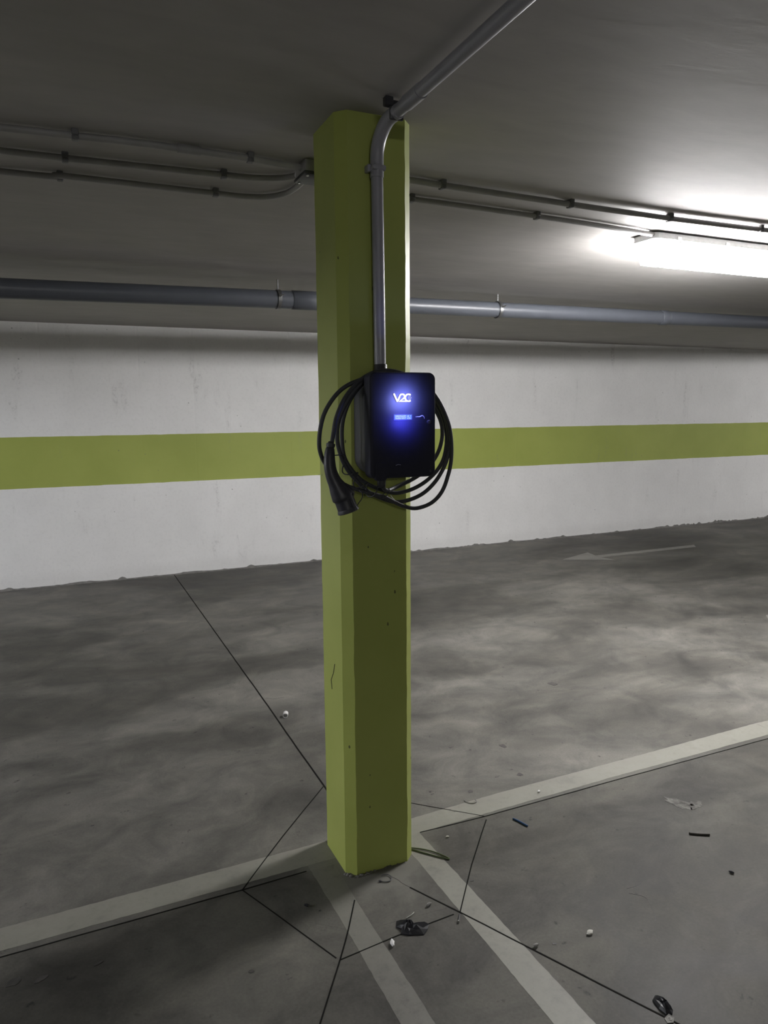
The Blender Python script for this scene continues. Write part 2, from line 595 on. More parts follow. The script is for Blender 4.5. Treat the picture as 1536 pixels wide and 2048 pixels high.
CUTS = [
    ([(-6, 2.10), (-.224, 2.126), (.45, 2.127), (.672, 2.131)], .0055),
    ([(1.112, 2.172), (1.38, 2.162), (1.444, 2.163), (2.0, 2.166), (2.892, 2.166), (6, 2.18)], .0055),
    ([(.955, 6.86), (.95, 6.2), (.938, 5.0), (.925, 3.6), (.915, 3.0), (.911, 2.57), (.909, 2.53)], .008),
    ([(.906, 2.625), (.66, 2.36), (.458, 2.127)], .0045),
    ([(.458, 2.127), (.625, 1.728)], .004),
    ([(1.12, 2.395), (1.161, 2.373), (1.378, 2.164)], .004),
    ([(1.371, 2.142), (1.18, 1.93), (1.029, 1.746)], .0045),
    ([(1.008, 1.746), (.82, 1.737), (.632, 1.718)], .0045),
    ([(.762, 1.932), (.70, 1.825), (.632, 1.718), (.511, 1.54), (.1, .93), (-.6, -.2)], .005),
    ([(.944, 1.914), (1.029, 1.746), (1.302, 1.188), (1.9, 0)], .006),
]
for k, (P, w) in enumerate(CUTS):
    w *= .9
    Q = []
    for i in range(len(P) - 1):
        a = Vector((*P[i], 0)); b = Vector((*P[i + 1], 0))
        n = max(2, int((b - a).length / .08))
        for j in range(n):
            q = a.lerp(b, j / n)
            Q.append((q.x + rnd.uniform(-.0006, .0006), q.y + rnd.uniform(-.0006, .0006)))
    Q.append(P[-1])
    ribbon('saw_cut', Q, w, .0010, M['joint'], floor, 0)
# hairline cracks
for P in ([(.915, 1.985), (.925, 1.965), (.932, 1.94), (.944, 1.916)],
          [(1.552, 1.60), (1.583, 1.565), (1.572, 1.53), (1.548, 1.487), (1.53, 1.47)],
          [(1.56, 1.62), (1.60, 1.618), (1.625, 1.625)]):
    ribbon('hairline_crack', [tuple(v)[:2] for v in catmull([(*p, 0) for p in P], 5)], .0013, .0009, M['stain'], floor, 0)


def blob(cx, cy, rx, ry, rot=0, seed=0, amp=.25, n=22):
    pts = []
    for k in range(n):
        a = 2 * pi * k / n
        q = 1 + amp * noise.noise(Vector((cos(a) * 1.6, sin(a) * 1.6, seed * 3.7))) * 2
        x, y = rx * cos(a) * q, ry * sin(a) * q
        pts.append((cx + x * cos(rot) - y * sin(rot), cy + x * sin(rot) + y * cos(rot)))
    return pts


for k, (x, y, rx, ry, rot) in enumerate([(1.68, 2.371, .013, .011, 0), (1.422, 2.341, .011, .010, 0), (2.43, 3.14, .02, .03, 0.3), (1.76, 2.62, .012, .02, 0.2),
                                         (-.185, 2.01, .018, .011, .4), (-.12, 1.99, .02, .007, .5), (.022, 1.985, .014, .004, .3), (.40, 1.78, .008, .006, 0),
                                         (1.14, 1.86, .006, .004, 0), (1.205, 1.52, .006, .005, 0), (-.24, 1.90, .02, .02, 0)]):
    patch('floor_stain', blob(x, y, rx, ry, rot, k), .0009, M['stain'], floor)
for k, (x, y, rx, ry, rot) in enumerate([(2.10, 1.925, .022, .065, .35), (2.15, 1.89, .034, .022, .2), (.985, 3.61, .05, .016, -.4)]):
    patch('plaster_smear', blob(x, y, rx, ry, rot, k + 20, .45), .0009, M['smear'], floor)

# ------------------------------------------------------------------ pillar
def make_pillar():
    x0, x1, y0, y1, c = .786, 1.026, 2.040, 2.272, .029
    prof = [(x0 + c, y0), (x1 - c, y0), (x1, y0 + c), (x1, y1 - c), (x1 - c, y1), (x0 + c, y1), (x0, y1 - c), (x0, y0 + c)]
    nz = 120
    V, F = [], []
    r = random.Random(11)
    for j in range(nz + 1):
        t = j / nz
        for k, (x, y) in enumerate(prof):
            zt = ceil_z(y) + .002
            z = zt * t
            a = .0022 * noise.noise(Vector((k * 5.1, z * 9, 0))) + .0012 * noise.noise(Vector((k * 5.1, z * 31, 3)))
            # slide along the chamfer so that the arris wanders a little
            dx, dy = ((1, 0), (-1, 0), (0, 1), (0, -1), (-1, 0), (1, 0), (0, -1), (0, 1))[k]
            V.append((x + dx * a, y + dy * a, z))
    for j in range(nz):
        for k in range(8):
            a = j * 8 + k; b = j * 8 + (k + 1) % 8
            F.append((a, b, b + 8, a + 8))
    F.append(tuple(range(8))[::-1]); F.append(tuple(nz * 8 + k for k in range(8)))
    o = put('pillar', V, F, M['pillar'])
    tag(o, 'square lime-green concrete pillar with chamfered corners rising to the ceiling', 'pillar')
    # crumbly mortar at the foot
    bm = bmesh.new()
    for k in range(34):
        side = k % 3
        if side == 0: p = (r.uniform(.80, .86), 2.040 - r.uniform(0, .008))
        elif side == 1: p = (r.uniform(.86, 1.0), 2.040 - r.uniform(0, .004))
        else: p = (.788 + r.uniform(-.006, .016), 2.058 + r.uniform(-.016, .01))
        s = r.uniform(.002, .006)
        q = bmesh.ops.create_icosphere(bm, subdivisions=1, radius=s)
        for v in q['verts']:
            v.co = Vector((v.co.x * r.uniform(.8, 1.6) + p[0], v.co.y * r.uniform(.8, 1.4) + p[1], v.co.z * .7 + s * .3))
    cr = from_bm('mortar_crumbs', bm, M['fringe'], o)
    cr['kind'] = 'stuff'
    # scratch on the side face
    tube('scratch', [(.7853, 2.165, .595), (.7850, 2.172, .625), (.7852, 2.150, .655), (.7850, 2.135, .690)], .0011, M['stain'], o, seg=5)
    return o


pillar = make_pillar()


# ------------------------------------------------------------------ drain pipe under the ceiling
def make_drain():
    y = 4.45
    zc = lambda x: 2.153 + .0082 * x + .012 * min(1, max(0, (x + .2) / 1.5))
    d = thing('drain_pipe', 'fat dark grey plastic drain pipe hung in steel clamps along the wall', 'pipe', loc=(0, y, 0))

    def run(xa, xb, n=6):
        return [(xa + (xb - xa) * i / n, 0, zc(xa + (xb - xa) * i / n)) for i in range(n + 1)]
    tube('pipe_run', run(SHADE_BEAM[1], 1.6, 14), .0535, M['pvc_grey'], d, 28)
    tube('pipe_run', run(1.62, X1 - .05, 14), .0515, M['pvc_grey'], d, 28)

    def collar(xa, xb, r):
        P = [(xa, 0, zc(xa)), (xa + .004, 0, zc(xa)), (xb - .004, 0, zc(xb)), (xb, 0, zc(xb))]
        return tube('pipe_collar', P, [r - .003, r, r, r - .003], M['pvc_grey'], d, 28)
    collar(1.395, 1.66, .0575); collar(1.575, 1.607, .063)
    collar(4.38, 4.46, .0565)
    collar(-3.4, -3.3, .058); collar(8.9, 9.0, .058)
    for x in (-2.2, 1.31, 2.89, 5.7, 7.9):
        # clamp ring, rod and bolt ear
        P = []
        seg = 28
        V, F = [], []
        for i, (dx, r) in enumerate(((-.011, .0545), (-.011, .0585), (.011, .0585), (.011, .0545))):
            for k in range(seg):
                a = 2 * pi * k / seg
                V.append((x + dx, cos(a) * r, zc(x) + sin(a) * r))
        for i in range(4):
            for k in range(seg):
                F.append((i * seg + k, i * seg + (k + 1) % seg, ((i + 1) % 4) * seg + (k + 1) % seg, ((i + 1) % 4) * seg + k))
        cl = put('pipe_clamp', V, F, M['dark_zinc'], d, smooth=True)
        try: cl.data.set_sharp_from_angle(angle=radians(40))
        except Exception: pass
        tube('threaded_rod', [(x, 0, zc(x) + .056), (x, 0, ceil_z(y) + .003)], .004, M['dark_zinc'], cl, 8)
        tube('clamp_bolt', [(x + .002, -.056, zc(x) + .012), (x + .002, -.066, zc(x) + .012), (x + .018, -.078, zc(x) + .02)], .0042, M['zinc'], cl, 8)
    return d


make_drain()


# ------------------------------------------------------------------ surface conduits on the ceiling
def conduit(label, P, r, clips, mat='pvc_dull', joins=(), drop=None, smooth=0):
    Q = [Vector((x, y, ceil_z(y) - r - .006)) for x, y in P]
    d = thing('conduit', label, 'conduit', loc=(Q[-1].x, Q[-1].y, 0))
    off = Vector((Q[-1].x, Q[-1].y, 0))
    Q = [q - off for q in Q]
    if smooth: Q = catmull(Q, smooth)
    tube('conduit_tube', Q, r, M[mat], d, 14)

    def at(x):
        x -= off.x
        for a, b in zip(Q[:-1], Q[1:]):
            if min(a.x, b.x) <= x <= max(a.x, b.x):
                t = (x - a.x) / (b.x - a.x + 1e-9)
                return a.lerp(b, t), (b - a).normalized()
        return Q[0], (Q[1] - Q[0]).normalized()
    for x in clips:
        p, t = at(x)
        bm = bmesh.new()
        zt = ceil_z(p.y + off.y)
        box_bm(bm, p.x - .010, p.x + .010, p.y - r - .005, p.y + r + .005, zt - r * 1.1 - .006, zt + .001, .002, 1)
        box_bm(bm, p.x - .010, p.x + .010, p.y - r - .004, p.y + r + .004, p.z - r - .003, p.z, .004, 2)
        from_bm('saddle_clip', bm, M['clip'], d, smooth=True)
    for x in joins:
        p, t = at(x)
        tube('conduit_sleeve', [p - t * .035, p + t * .035], r + .0025, M[mat], d, 14)
    return d


conduit('upper one of three dull conduits crossing the ceiling behind the green pillar, farthest from wall',
        [(SHADE_BEAM[1], 2.60), (-2.0, 2.535), (-.079, 2.488), (.332, 2.461), (.645, 2.466), (.83, 2.49)], .0108, (-1.6, -.7, .12, .645), joins=(.45,))
conduit('middle one of three dull conduits on the ceiling, bending gently to the junction box',
        [(SHADE_BEAM[1], 2.78), (-2, 2.72), (-.09, 2.688), (.096, 2.683), (.40, 2.668), (.618, 2.655), (.72, 2.645), (.80, 2.61), (.835, 2.57)], .0105, (-.9, .096, .60), joins=(), smooth=5)
conduit('lowest of three dull conduits on the ceiling, curling up sharply to the junction box',
        [(SHADE_BEAM[1], 2.97), (-2, 2.93), (-.102, 2.896), (.083, 2.868), (.40, 2.868), (.626, 2.869), (.72, 2.868), (.80, 2.845), (.855, 2.78), (.872, 2.70), (.875, 2.60)], .0105, (-.9, .083, .615), smooth=5)
conduit('dull conduit from behind the pillar running past the lamp, lit bright beside it',
        [(.97, 2.47), (1.214, 2.464), (1.361, 2.473), (1.957, 2.493), (2.508, 2.505), (3.073, 2.49), (X1 - .2, 2.5)], .0115, (1.361, 1.957, 2.50, 3.04, 4, 5, 6))
conduit('second dull conduit beside it, ending at the near end of the tube lamp',
        [(.955, 2.60), (1.02, 2.63), (1.12, 2.650), (1.313, 2.664), (1.6, 2.674), (1.948, 2.688), (2.3, 2.71), (2.66, 2.745)], .0105, (1.33, 1.935), smooth=5)


def make_junction():
    zt = ceil_z(2.5)
    o = thing('junction_box', 'dark square junction box on the ceiling tucked behind the pillar', 'junction box', loc=(.89, 2.495, zt))
    box('box_body', -.066, .082, -.055, .055, -.04, .0, M['pvc_dull'], o, .004)
    box('box_lid', -.07, .086, -.059, .059, -.050, -.038, M['dark_plastic'], o, .003)
    for x in (-.055, .07):
        for y in (-.045, .045):
            tube('lid_screw', [(x, y, -.048), (x, y, -.053)], .005, M['zinc'], o, 8)


make_junction()


# ------------------------------------------------------------------ tube lamp
def make_lamp(x0, label, mat, y=2.80, length=1.27, turned=False):
    zt = ceil_z(y)
    L = thing('tube_lamp', label, 'lamp', loc=(x0 + length / 2, y, zt))
    if turned:
        L.rotation_euler = (0, 0, pi / 2)
        L.location.z -= .010
    h = length / 2
    w = .075
    # housing tray: trapezoid section with closed sloped ends
    def prism(name, secs, mat_, par):
        V, F = [], []
        n = len(secs[0][1])
        for x, sec in secs:
            V += [(x, a, b) for a, b in sec]
        for i in range(len(secs) - 1):
            for k in range(n):
                F.append((i * n + k, i * n + (k + 1) % n, (i + 1) * n + (k + 1) % n, (i + 1) * n + k))
        F.append(tuple(range(n))[::-1]); F.append(tuple((len(secs) - 1) * n + k for k in range(n)))
        return put(name, V, F, mat_, par)
    tray = [(-w, -.006), (w, -.006), (w + .004, -.034), (-w - .004, -.034)]
    trs = [(a * .82, b) for a, b in tray]
    prism('lamp_housing', [(-h - .02, trs), (-h, tray), (h, tray), (h + .02, trs)], M['fixture'], L)
    dif = [(-w, -.034), (w, -.034), (w * .96, -.100), (w * .72, -.134), (0, -.145), (-w * .72, -.134), (-w * .96, -.100)]
    ds = [(a * .9, -.034 + (b + .034) * .75) for a, b in dif]
    prism('lamp_diffuser', [(-h + .004, ds), (-h + .02, dif), (h - .02, dif), (h - .004, ds)], mat, L)
    for x in (-h * .8, -h * .3, h * .3, h * .8):
        for s in (-1, 1):
            bm = bmesh.new()
            box_bm(bm, x - .011, x + .011, s * (w + .006) - .003, s * (w + .006) + .003, -.048, -.018, .001, 1)
            from_bm('latch_clip', bm, M['zinc'], L)
    for x in (-h * .7, h * .7):
        box('ceiling_bracket', x - .02, x + .02, -.03, .03, -.008, .002, M['zinc'], L)
    return L


make_lamp(2.655, 'glaring white tube lamp fixed to the ceiling beside the conduits', M['lamp'])
make_lamp(10.2, 'next white tube lamp farther down the lane on the ceiling', M['lamp_far'])
make_lamp(-5.6, 'white tube lamp turned crosswise over the lane opposite the glaring one', M['lamp_left'], y=3.9, turned=True)
make_lamp(-1.4, 'added unseen fill lamp behind the camera, brightening the pillar front', M['back_fill'], y=-5.0)


# ------------------------------------------------------------------ grey conduit on the pillar feeding the charger
def make_feed():
    r = .0175
    f = thing('cable_conduit', 'light grey conduit down the pillar front, bending out along the ceiling', 'conduit', loc=(.899, 2.018, 1.62))
    off = Vector((.899, 2.018, 1.62))

    def T(L): return [Vector(p) - off for p in L]
    tube('vertical_tube', T([(.902, 2.018, 1.622), (.8995, 2.018, 1.9), (.897, 2.018, 2.19)]), r, M['pvc_light'], f, 24, refup=Vector((0, 1, 0)))
    arc = [(.897, 2.018, 2.16), (.897, 2.018, 2.21)]
    R = .092
    for k in range(1, 13):
        a = pi / 2 * k / 12
        arc.append((.897 + .012 * (k / 12) ** 2, 2.018 - R * (1 - cos(a)), 2.21 + R * sin(a)))
    arc.append((.912, 1.90, 2.302 + .001))
    el = tube('elbow', T(arc), [r + .0022] * 2 + [r + .0022] * 12 + [r + .0022], M['pvc_light'], f, 24, refup=Vector((0, 1, 0)))
    hor = [(.910, 1.93, 2.3025), (.915, 1.4, 2.3125), (.93, 0, 2.339), (.95, -3, 2.396)]
    tube('ceiling_tube', T(hor), r, M['pvc_light'], f, 24)
    tube('tube_sleeve', T([(.911, 1.85, 2.304), (.9125, 1.77, 2.3055)]), r + .0025, M['pvc_light'], f, 24)

    # saddles: one at the elbow foot on the pillar, one on the ceiling
    bm = bmesh.new()
    c = Vector((.897, 2.018, 2.185)) - off
    box_bm(bm, c.x - .03, c.x - .019, c.y - .004, c.y + .022, c.z - .010, c.z + .010, .002, 1)
    box_bm(bm, c.x - .0215, c.x + .0215, c.y - .0215, c.y + .022, c.z - .008, c.z + .008, .006, 2)
    from_bm('wall_saddle', bm, M['pvc_light'], f, smooth=True)
    bm = bmesh.new()
    c = Vector((.9105, 1.915, 2.303)) - off
    box_bm(bm, c.x - .036, c.x - .012, c.y - .010, c.y + .010, c.z + .012, c.z + .036, .002, 1)
    box_bm(bm, c.x - .0205, c.x + .0205, c.y - .005, c.y + .005, c.z - .0205, c.z + .03, .004, 2)
    from_bm('ceiling_saddle', bm, M['dark_plastic'], f, smooth=True)
    for y in (1.1, .2, -.8):
        bm = bmesh.new()
        z = 2.3025 + (1.93 - y) * .019
        c = Vector((.915, y, z)) - off
        box_bm(bm, c.x - .0235, c.x + .0235, c.y - .011, c.y + .011, c.z - .0225, c.z + .035, .006, 2)
        from_bm('ceiling_saddle', bm, M['dark_plastic'], f, smooth=True)
    return f


make_feed()


# ------------------------------------------------------------------ wall charger
def rounded_rect(w0, w1, z0, z1, r, n=8):
    P = []
    for cx, cz, a0 in ((w1 - r, z0 + r, -pi / 2), (w1 - r, z1 - r, 0), (w0 + r, z1 - r, pi / 2), (w0 + r, z0 + r, pi)):
        for k in range(n + 1):
            a = a0 + pi / 2 * k / n
            P.append((cx + r * cos(a), cz + r * sin(a)))
    return P


def slab(name, x0, x1, z0, z1, r, ys, mat, parent, n=8):
    """rounded slab in XZ; ys = [(y, inset)] from back to front"""
    V, F = [], []
    for y, ins in ys:
        P = rounded_rect(x0 + ins, x1 - ins, z0 + ins, z1 - ins, max(r - ins, .001), n)
        V += [(x, y, z) for x, z in P]
    m = len(P)
    for i in range(len(ys) - 1):
        for k in range(m):
            F.append((i * m + k, i * m + (k + 1) % m, (i + 1) * m + (k + 1) % m, (i + 1) * m + k))
    F.append(tuple(range(m))); F.append(tuple((len(ys) - 1) * m + k for k in range(m))[::-1])
    o = put(name, V, F, mat, parent, smooth=True)
    bm = bmesh.new(); bm.from_mesh(o.data); bmesh.ops.recalc_face_normals(bm, faces=bm.faces); bm.to_mesh(o.data); bm.free()
    for p in o.data.polygons: p.use_smooth = True
    try: o.data.set_sharp_from_angle(angle=radians(32))
    except Exception: pass
    return o


def stroke_mesh(name, strokes, w, y0, y1, mat, parent):
    """flat lettering strokes in XZ extruded from y0 (front) to y1"""
    V, F = [], []
    for P in strokes:
        P = [Vector((p[0], 0, p[1])) for p in P]
        n = len(P)
        # widen the ends slightly for round caps
        L, Rr = [], []
        for i in range(n):
            t = (P[min(i + 1, n - 1)] - P[max(i - 1, 0)]).normalized()
            s = Vector((-t.z, 0, t.x)) * w / 2
            L.append(P[i] + s); Rr.append(P[i] - s)
        t0 = (P[0] - P[1]).normalized(); t1 = (P[-1] - P[-2]).normalized()
        ring = L + [P[-1] + t1 * w * .32] + Rr[::-1] + [P[0] + t0 * w * .32]
        b = len(V); m = len(ring)
        V += [(q.x, y0, q.z) for q in ring] + [(q.x, y1, q.z) for q in ring]
        # quads along the stroke for the two faces
        for yo in (0, m):
            for i in range(n - 1):
                F.append((b + yo + i, b + yo + i + 1, b + yo + (2 * n - i - 1), b + yo + (2 * n - i)))
            F.append((b + yo + n - 1, b + yo + n, b + yo + n + 1))
            F.append((b + yo + 2 * n + 1, b + yo, b + yo + 2 * n))
        for k in range(m):
            F.append((b + k, b + (k + 1) % m, b + m + (k + 1) % m, b + m + k))
    o = put(name, V, F, mat, parent)
    bm = bmesh.new(); bm.from_mesh(o.data); bmesh.ops.recalc_face_normals(bm, faces=bm.faces); bm.to_mesh(o.data); bm.free()
    return o


def arc_pts(cx, cz, rx, rz, a0, a1, n=12):
    return [(cx + rx * cos(radians(a0 + (a1 - a0) * k / n)), cz + rz * sin(radians(a0 + (a1 - a0) * k / n))) for k in range(n + 1)]


def make_charger():
    O = Vector((.925, 2.04, 1.455))
    ch = thing('wall_charger', 'black car charging box with glowing blue lit logo mounted on the pillar', 'charger', loc=O)
    ox, oy, oz = O
    slab('back_housing', .824 - ox, 1.018 - ox, 1.312 - oz, 1.578 - oz, .05,
         [(.0, .004), (-.004, 0), (-.095, 0)], M['case_side'], ch)
    cov = slab('front_cover', .820 - ox, 1.032 - ox, 1.305 - oz, 1.608 - oz, .020,
               [(-.086, .006), (-.092, 0), (-.122, 0), (-.1275, .0018), (-.130, .006)], M['case_front'], ch, 10)
    yf = -.130
    # lit lettering: V 2 C
    lx0, lz0, lz1 = .894 - ox, 1.5235 - oz, 1.5475 - oz
    H = lz1 - lz0
    w = .0037
    v = [[(lx0 + .001, lz1 - .001), (lx0 + .0115, lz0 + .0015)], [(lx0 + .0115, lz0 + .0015), (lx0 + .021, lz1 - .007)]]
    v2 = [v[0] + [(lx0 + .0125, lz0 + .0015), (lx0 + .0155, lz0 + H * .35), (lx0 + .0185, lz0 + H * .62)]]
    two = [arc_pts(lx0 + .027, lz1 - .0085, .0078, .0065, 160, -20, 10) + [(lx0 + .0315, lz0 + H * .42), (lx0 + .0185, lz0 + .002), (lx0 + .040, lz0 + .002)]]
    cc = [arc_pts(lx0 + .047, lz0 + H / 2, .0105, H / 2 - .002, 56, 304, 20)]
    stroke_mesh('logo_letter', v2, w, yf - .0035, yf - .0015, M['logo'], cov)
    stroke_mesh('logo_letter', two, w, yf - .0035, yf - .0015, M['logo'], cov)
    stroke_mesh('logo_letter', cc, w, yf - .0035, yf - .0015, M['logo'], cov)
    bm = bmesh.new()
    gx, gz = lx0 + .0508, lz0 + H / 2
    pts = [(0, 0)] + [(.0042 * cos(a * pi / 3), .0046 * sin(a * pi / 3)) for a in range(6)]
    for px, pz in pts:
        q = bmesh.ops.create_cone(bm, segments=8, radius1=.0009, radius2=.0009, depth=.0012, cap_ends=True)
        for vv in q['verts']:
            vv.co = Vector((gx + px + vv.co.x, yf - .0030 + vv.co.z, gz + pz + vv.co.y))
    from_bm('logo_dots', bm, M['logo_dot'], cov)
    # display with two rows of characters
    dx0, dx1, dz0, dz1 = .8965 - ox, .9520 - ox, 1.4735 - oz, 1.4868 - oz
    box('display_window', dx0 - .002, dx1 + .002, yf - .0008, yf + .001, dz0 - .0018, dz1 + .0018, M['case_side'], cov)
    disp = box('display', dx0, dx1, yf - .0013, yf, dz0, dz1, M['lcd'], cov)
    rr = random.Random(5)
    bm = bmesh.new()
    cw = (dx1 - dx0 - .004) / 16
    for row in (0, 1):
        for i in range(16):
            if i in (11,) or (row == 1 and i == 14): continue
            x = dx0 + .002 + i * cw
            z = dz0 + .0012 + row * .0060
            for j in range(3):
                for q in range(4):
                    if rr.random() < .72:
                        box_bm(bm, x + j * cw * .28, x + j * cw * .28 + cw * .26, yf - .0017, yf - .0012, z + q * .00125, z + q * .00125 + .0012)
    ob = from_bm('display_characters', bm, M['lcd_px'], cov)
    ob['kind'] = 'stuff'
    # lamp reflection painted as a pale swoosh, and key button
    S = [(.9650, 1.4806), (.972, 1.4810), (.979, 1.4812), (.9845, 1.4836), (.989, 1.4832), (.9925, 1.4800), (.9938, 1.4750)]
    S = [Vector((x - ox, yf - .0004, z - oz)) for x, z in S]
    Q = catmull(S, 4)
    rad = [.0004 + .0011 * sin(pi * min(1, k / (len(Q) - 1) * .95 + .03)) ** 1.3 for k in range(len(Q))]
    tube('painted_reflection', Q, rad, M['mark_and_glint'], cov, 8)
    bx, bz = 1.0075 - ox, 1.4660 - oz
    V, F = sweep([(bx, yf + .002, bz), (bx, yf - .0022, bz), (bx, yf - .0032, bz)], [.0062, .0062, .0048], 20, refup=Vector((0, 0, 1)))
    bt = put('key_button', V, F, M['case_side'], cov, smooth=True)
    tube('painted_glint', [(bx + .0045 * cos(a), yf - .0036, bz + .0045 * sin(a)) for a in [radians(60 + 14 * k) for k in range(7)]], .0006, M['mark_and_glint'], bt, 6)  # glint on the button, painted as a pale arc
    tube('cover_mark', [(.901 - ox, yf - .0002, 1.3425 - oz), (.909 - ox, yf - .0002, 1.3445 - oz), (.917 - ox, yf - .0002, 1.3430 - oz)], .0005, M['mark_and_glint'], cov, 6)
    tube('cover_screw', [(1.0135 - ox, yf + .001, 1.3215 - oz), (1.0135 - ox, yf - .0012, 1.3215 - oz)], .0035, M['case_side'], cov, 12)
    # conduit gland on top, cable gland underneath
    def lathe(name, prof, x, y, mat, par):
        return tube(name, [(x, y, z) for z, r in prof], [r for z, r in prof], mat, par, 20, refup=Vector((0, 1, 0)))
    lathe('conduit_gland', [(1.568 - oz, .021), (1.612 - oz, .021), (1.614 - oz, .0195), (1.634 - oz, .0195), (1.636 - oz, .018)], .903 - ox, -.022, M['dark_plastic'], ch)
    lathe('cable_gland', [(1.335 - oz, .016), (1.300 - oz, .016), (1.298 - oz, .013), (1.281 - oz, .0125), (1.274 - oz, .009)], .876 - ox, -.083, M['dark_plastic'], ch)
    # shallow raised socket moulding at the lower corner of the cover
    slab('socket_moulding', .835 - ox, .872 - ox, 1.300 - oz, 1.352 - oz, .008, [(-.12, 0), (-.1305, 0), (-.1312, .001)], M['case_front'], ch, 5)
    # added area lights floating before the cover, making the lettering's blue glow
    for nm, x, z, e, col, sz in (('logo_glow_fill', .927, 1.535, LOGO_GLOW, (.26, .30, 1.0), .045), ('display_glow_fill', .925, 1.468, LOGO_GLOW * .36, (.07, .07, 1.0), .022)):
        ld = bpy.data.lights.new(nm, 'AREA')
        ld.energy = e
        ld.color = col
        ld.size = sz
        ld.spread = radians(150)
        lo = bpy.data.objects.new(nm, ld)
        C.objects.link(lo)
        lo.location = (x - ox, yf - .042, z - oz)
        lo.rotation_euler = (pi / 2, 0, 0)      # shines back onto the cover
        lo.parent = cov
    return ch


make_charger()

CABLE = [(0.876, 1.945, 1.278), (0.883, 1.95, 1.269), (0.902, 1.965, 1.264), (0.93, 1.985, 1.268), (0.974, 2.0, 1.28), (1.007, 2.005, 1.292), (1.053, 2.005, 1.319), (1.083, 2.0, 1.361), (1.098, 2.0, 1.395), (1.103, 2.0, 1.429), (1.098, 2.0, 1.463), (1.081, 2.0, 1.497), (1.05, 2.0, 1.541), (1.002, 2.0, 1.587), (0.943, 2.0, 1.608), (0.892, 2.0, 1.607), (0.85, 2.0, 1.589), (0.814, 2.0, 1.554), (0.789, 2.0, 1.515), (0.773, 2.0, 1.468), (0.77, 2.0, 1.42), (0.775, 2.0, 1.371), (0.792, 2.0, 1.337), (0.821, 2.0, 1.303), (0.853, 2.0, 1.281), (0.896, 2.0, 1.263), (0.944, 2.0, 1.251), (0.993, 2.0, 1.258), (1.036, 1.995, 1.278), (1.075, 1.995, 1.307), (1.098, 1.99, 1.341), (1.107, 1.985, 1.378), (1.11, 1.985, 1.419), (1.1, 1.985, 1.467), (1.075, 1.985, 1.514), (1.031, 1.985, 1.564), (0.979, 1.985, 1.596), (0.921, 1.985, 1.61), (0.871, 1.985, 1.604), (0.833, 1.985, 1.582), (0.798, 1.985, 1.547), (0.77, 1.985, 1.506), (0.753, 1.985, 1.465), (0.749, 1.985, 1.427), (0.753, 1.985, 1.395), (0.767, 1.985, 1.353), (0.787, 1.985, 1.32), (0.818, 1.985, 1.286), (0.846, 1.985, 1.261), (0.889, 1.985, 1.239), (0.937, 1.985, 1.225), (0.983, 1.98, 1.231), (1.029, 1.98, 1.249), (1.068, 1.975, 1.285), (1.097, 1.972, 1.332), (1.11, 1.97, 1.379), (1.109, 1.97, 1.426), (1.096, 1.97, 1.477), (1.069, 1.97, 1.527), (1.024, 1.97, 1.573), (0.965, 1.97, 1.603), (0.907, 1.97, 1.612), (0.858, 1.97, 1.603), (0.816, 1.97, 1.587), (0.775, 1.97, 1.57), (0.741, 1.97, 1.543), (0.71, 1.97, 1.5), (0.695, 1.97, 1.457), (0.691, 1.975, 1.413), (0.696, 1.98, 1.381), (0.71, 1.985, 1.352), (0.735, 1.985, 1.316), (0.765, 1.975, 1.288), (0.805, 1.97, 1.271), (0.848, 1.965, 1.257), (0.888, 1.965, 1.245), (0.924, 1.965, 1.227), (0.957, 1.965, 1.212), (0.998, 1.965, 1.205), (1.048, 1.965, 1.219), (1.081, 1.96, 1.253), (1.102, 1.96, 1.302), (1.112, 1.96, 1.346), (1.113, 1.96, 1.396), (1.105, 1.96, 1.45), (1.084, 1.963, 1.504), (1.055, 1.965, 1.547), (1.011, 1.968, 1.583), (0.957, 1.97, 1.606), (0.904, 1.97, 1.615), (0.858, 1.97, 1.608), (0.817, 1.965, 1.587), (0.779, 1.955, 1.555), (0.753, 1.95, 1.521), (0.732, 1.945, 1.478), (0.721, 1.94, 1.435), (0.714, 1.935, 1.408), (0.708, 1.93, 1.396)]
CONN = [(0.708, 1.93, 1.399), (0.705, 1.928, 1.383), (0.703, 1.925, 1.362), (0.704, 1.922, 1.337), (0.711, 1.92, 1.312), (0.723, 1.918, 1.287), (0.734, 1.916, 1.265), (0.743, 1.915, 1.247), (0.751, 1.912, 1.222)]
CORD = [(0.775, 1.91, 1.227), (0.783, 1.91, 1.239), (0.794, 1.915, 1.249), (0.802, 1.925, 1.258), (0.806, 1.94, 1.265), (0.804, 1.955, 1.27)]


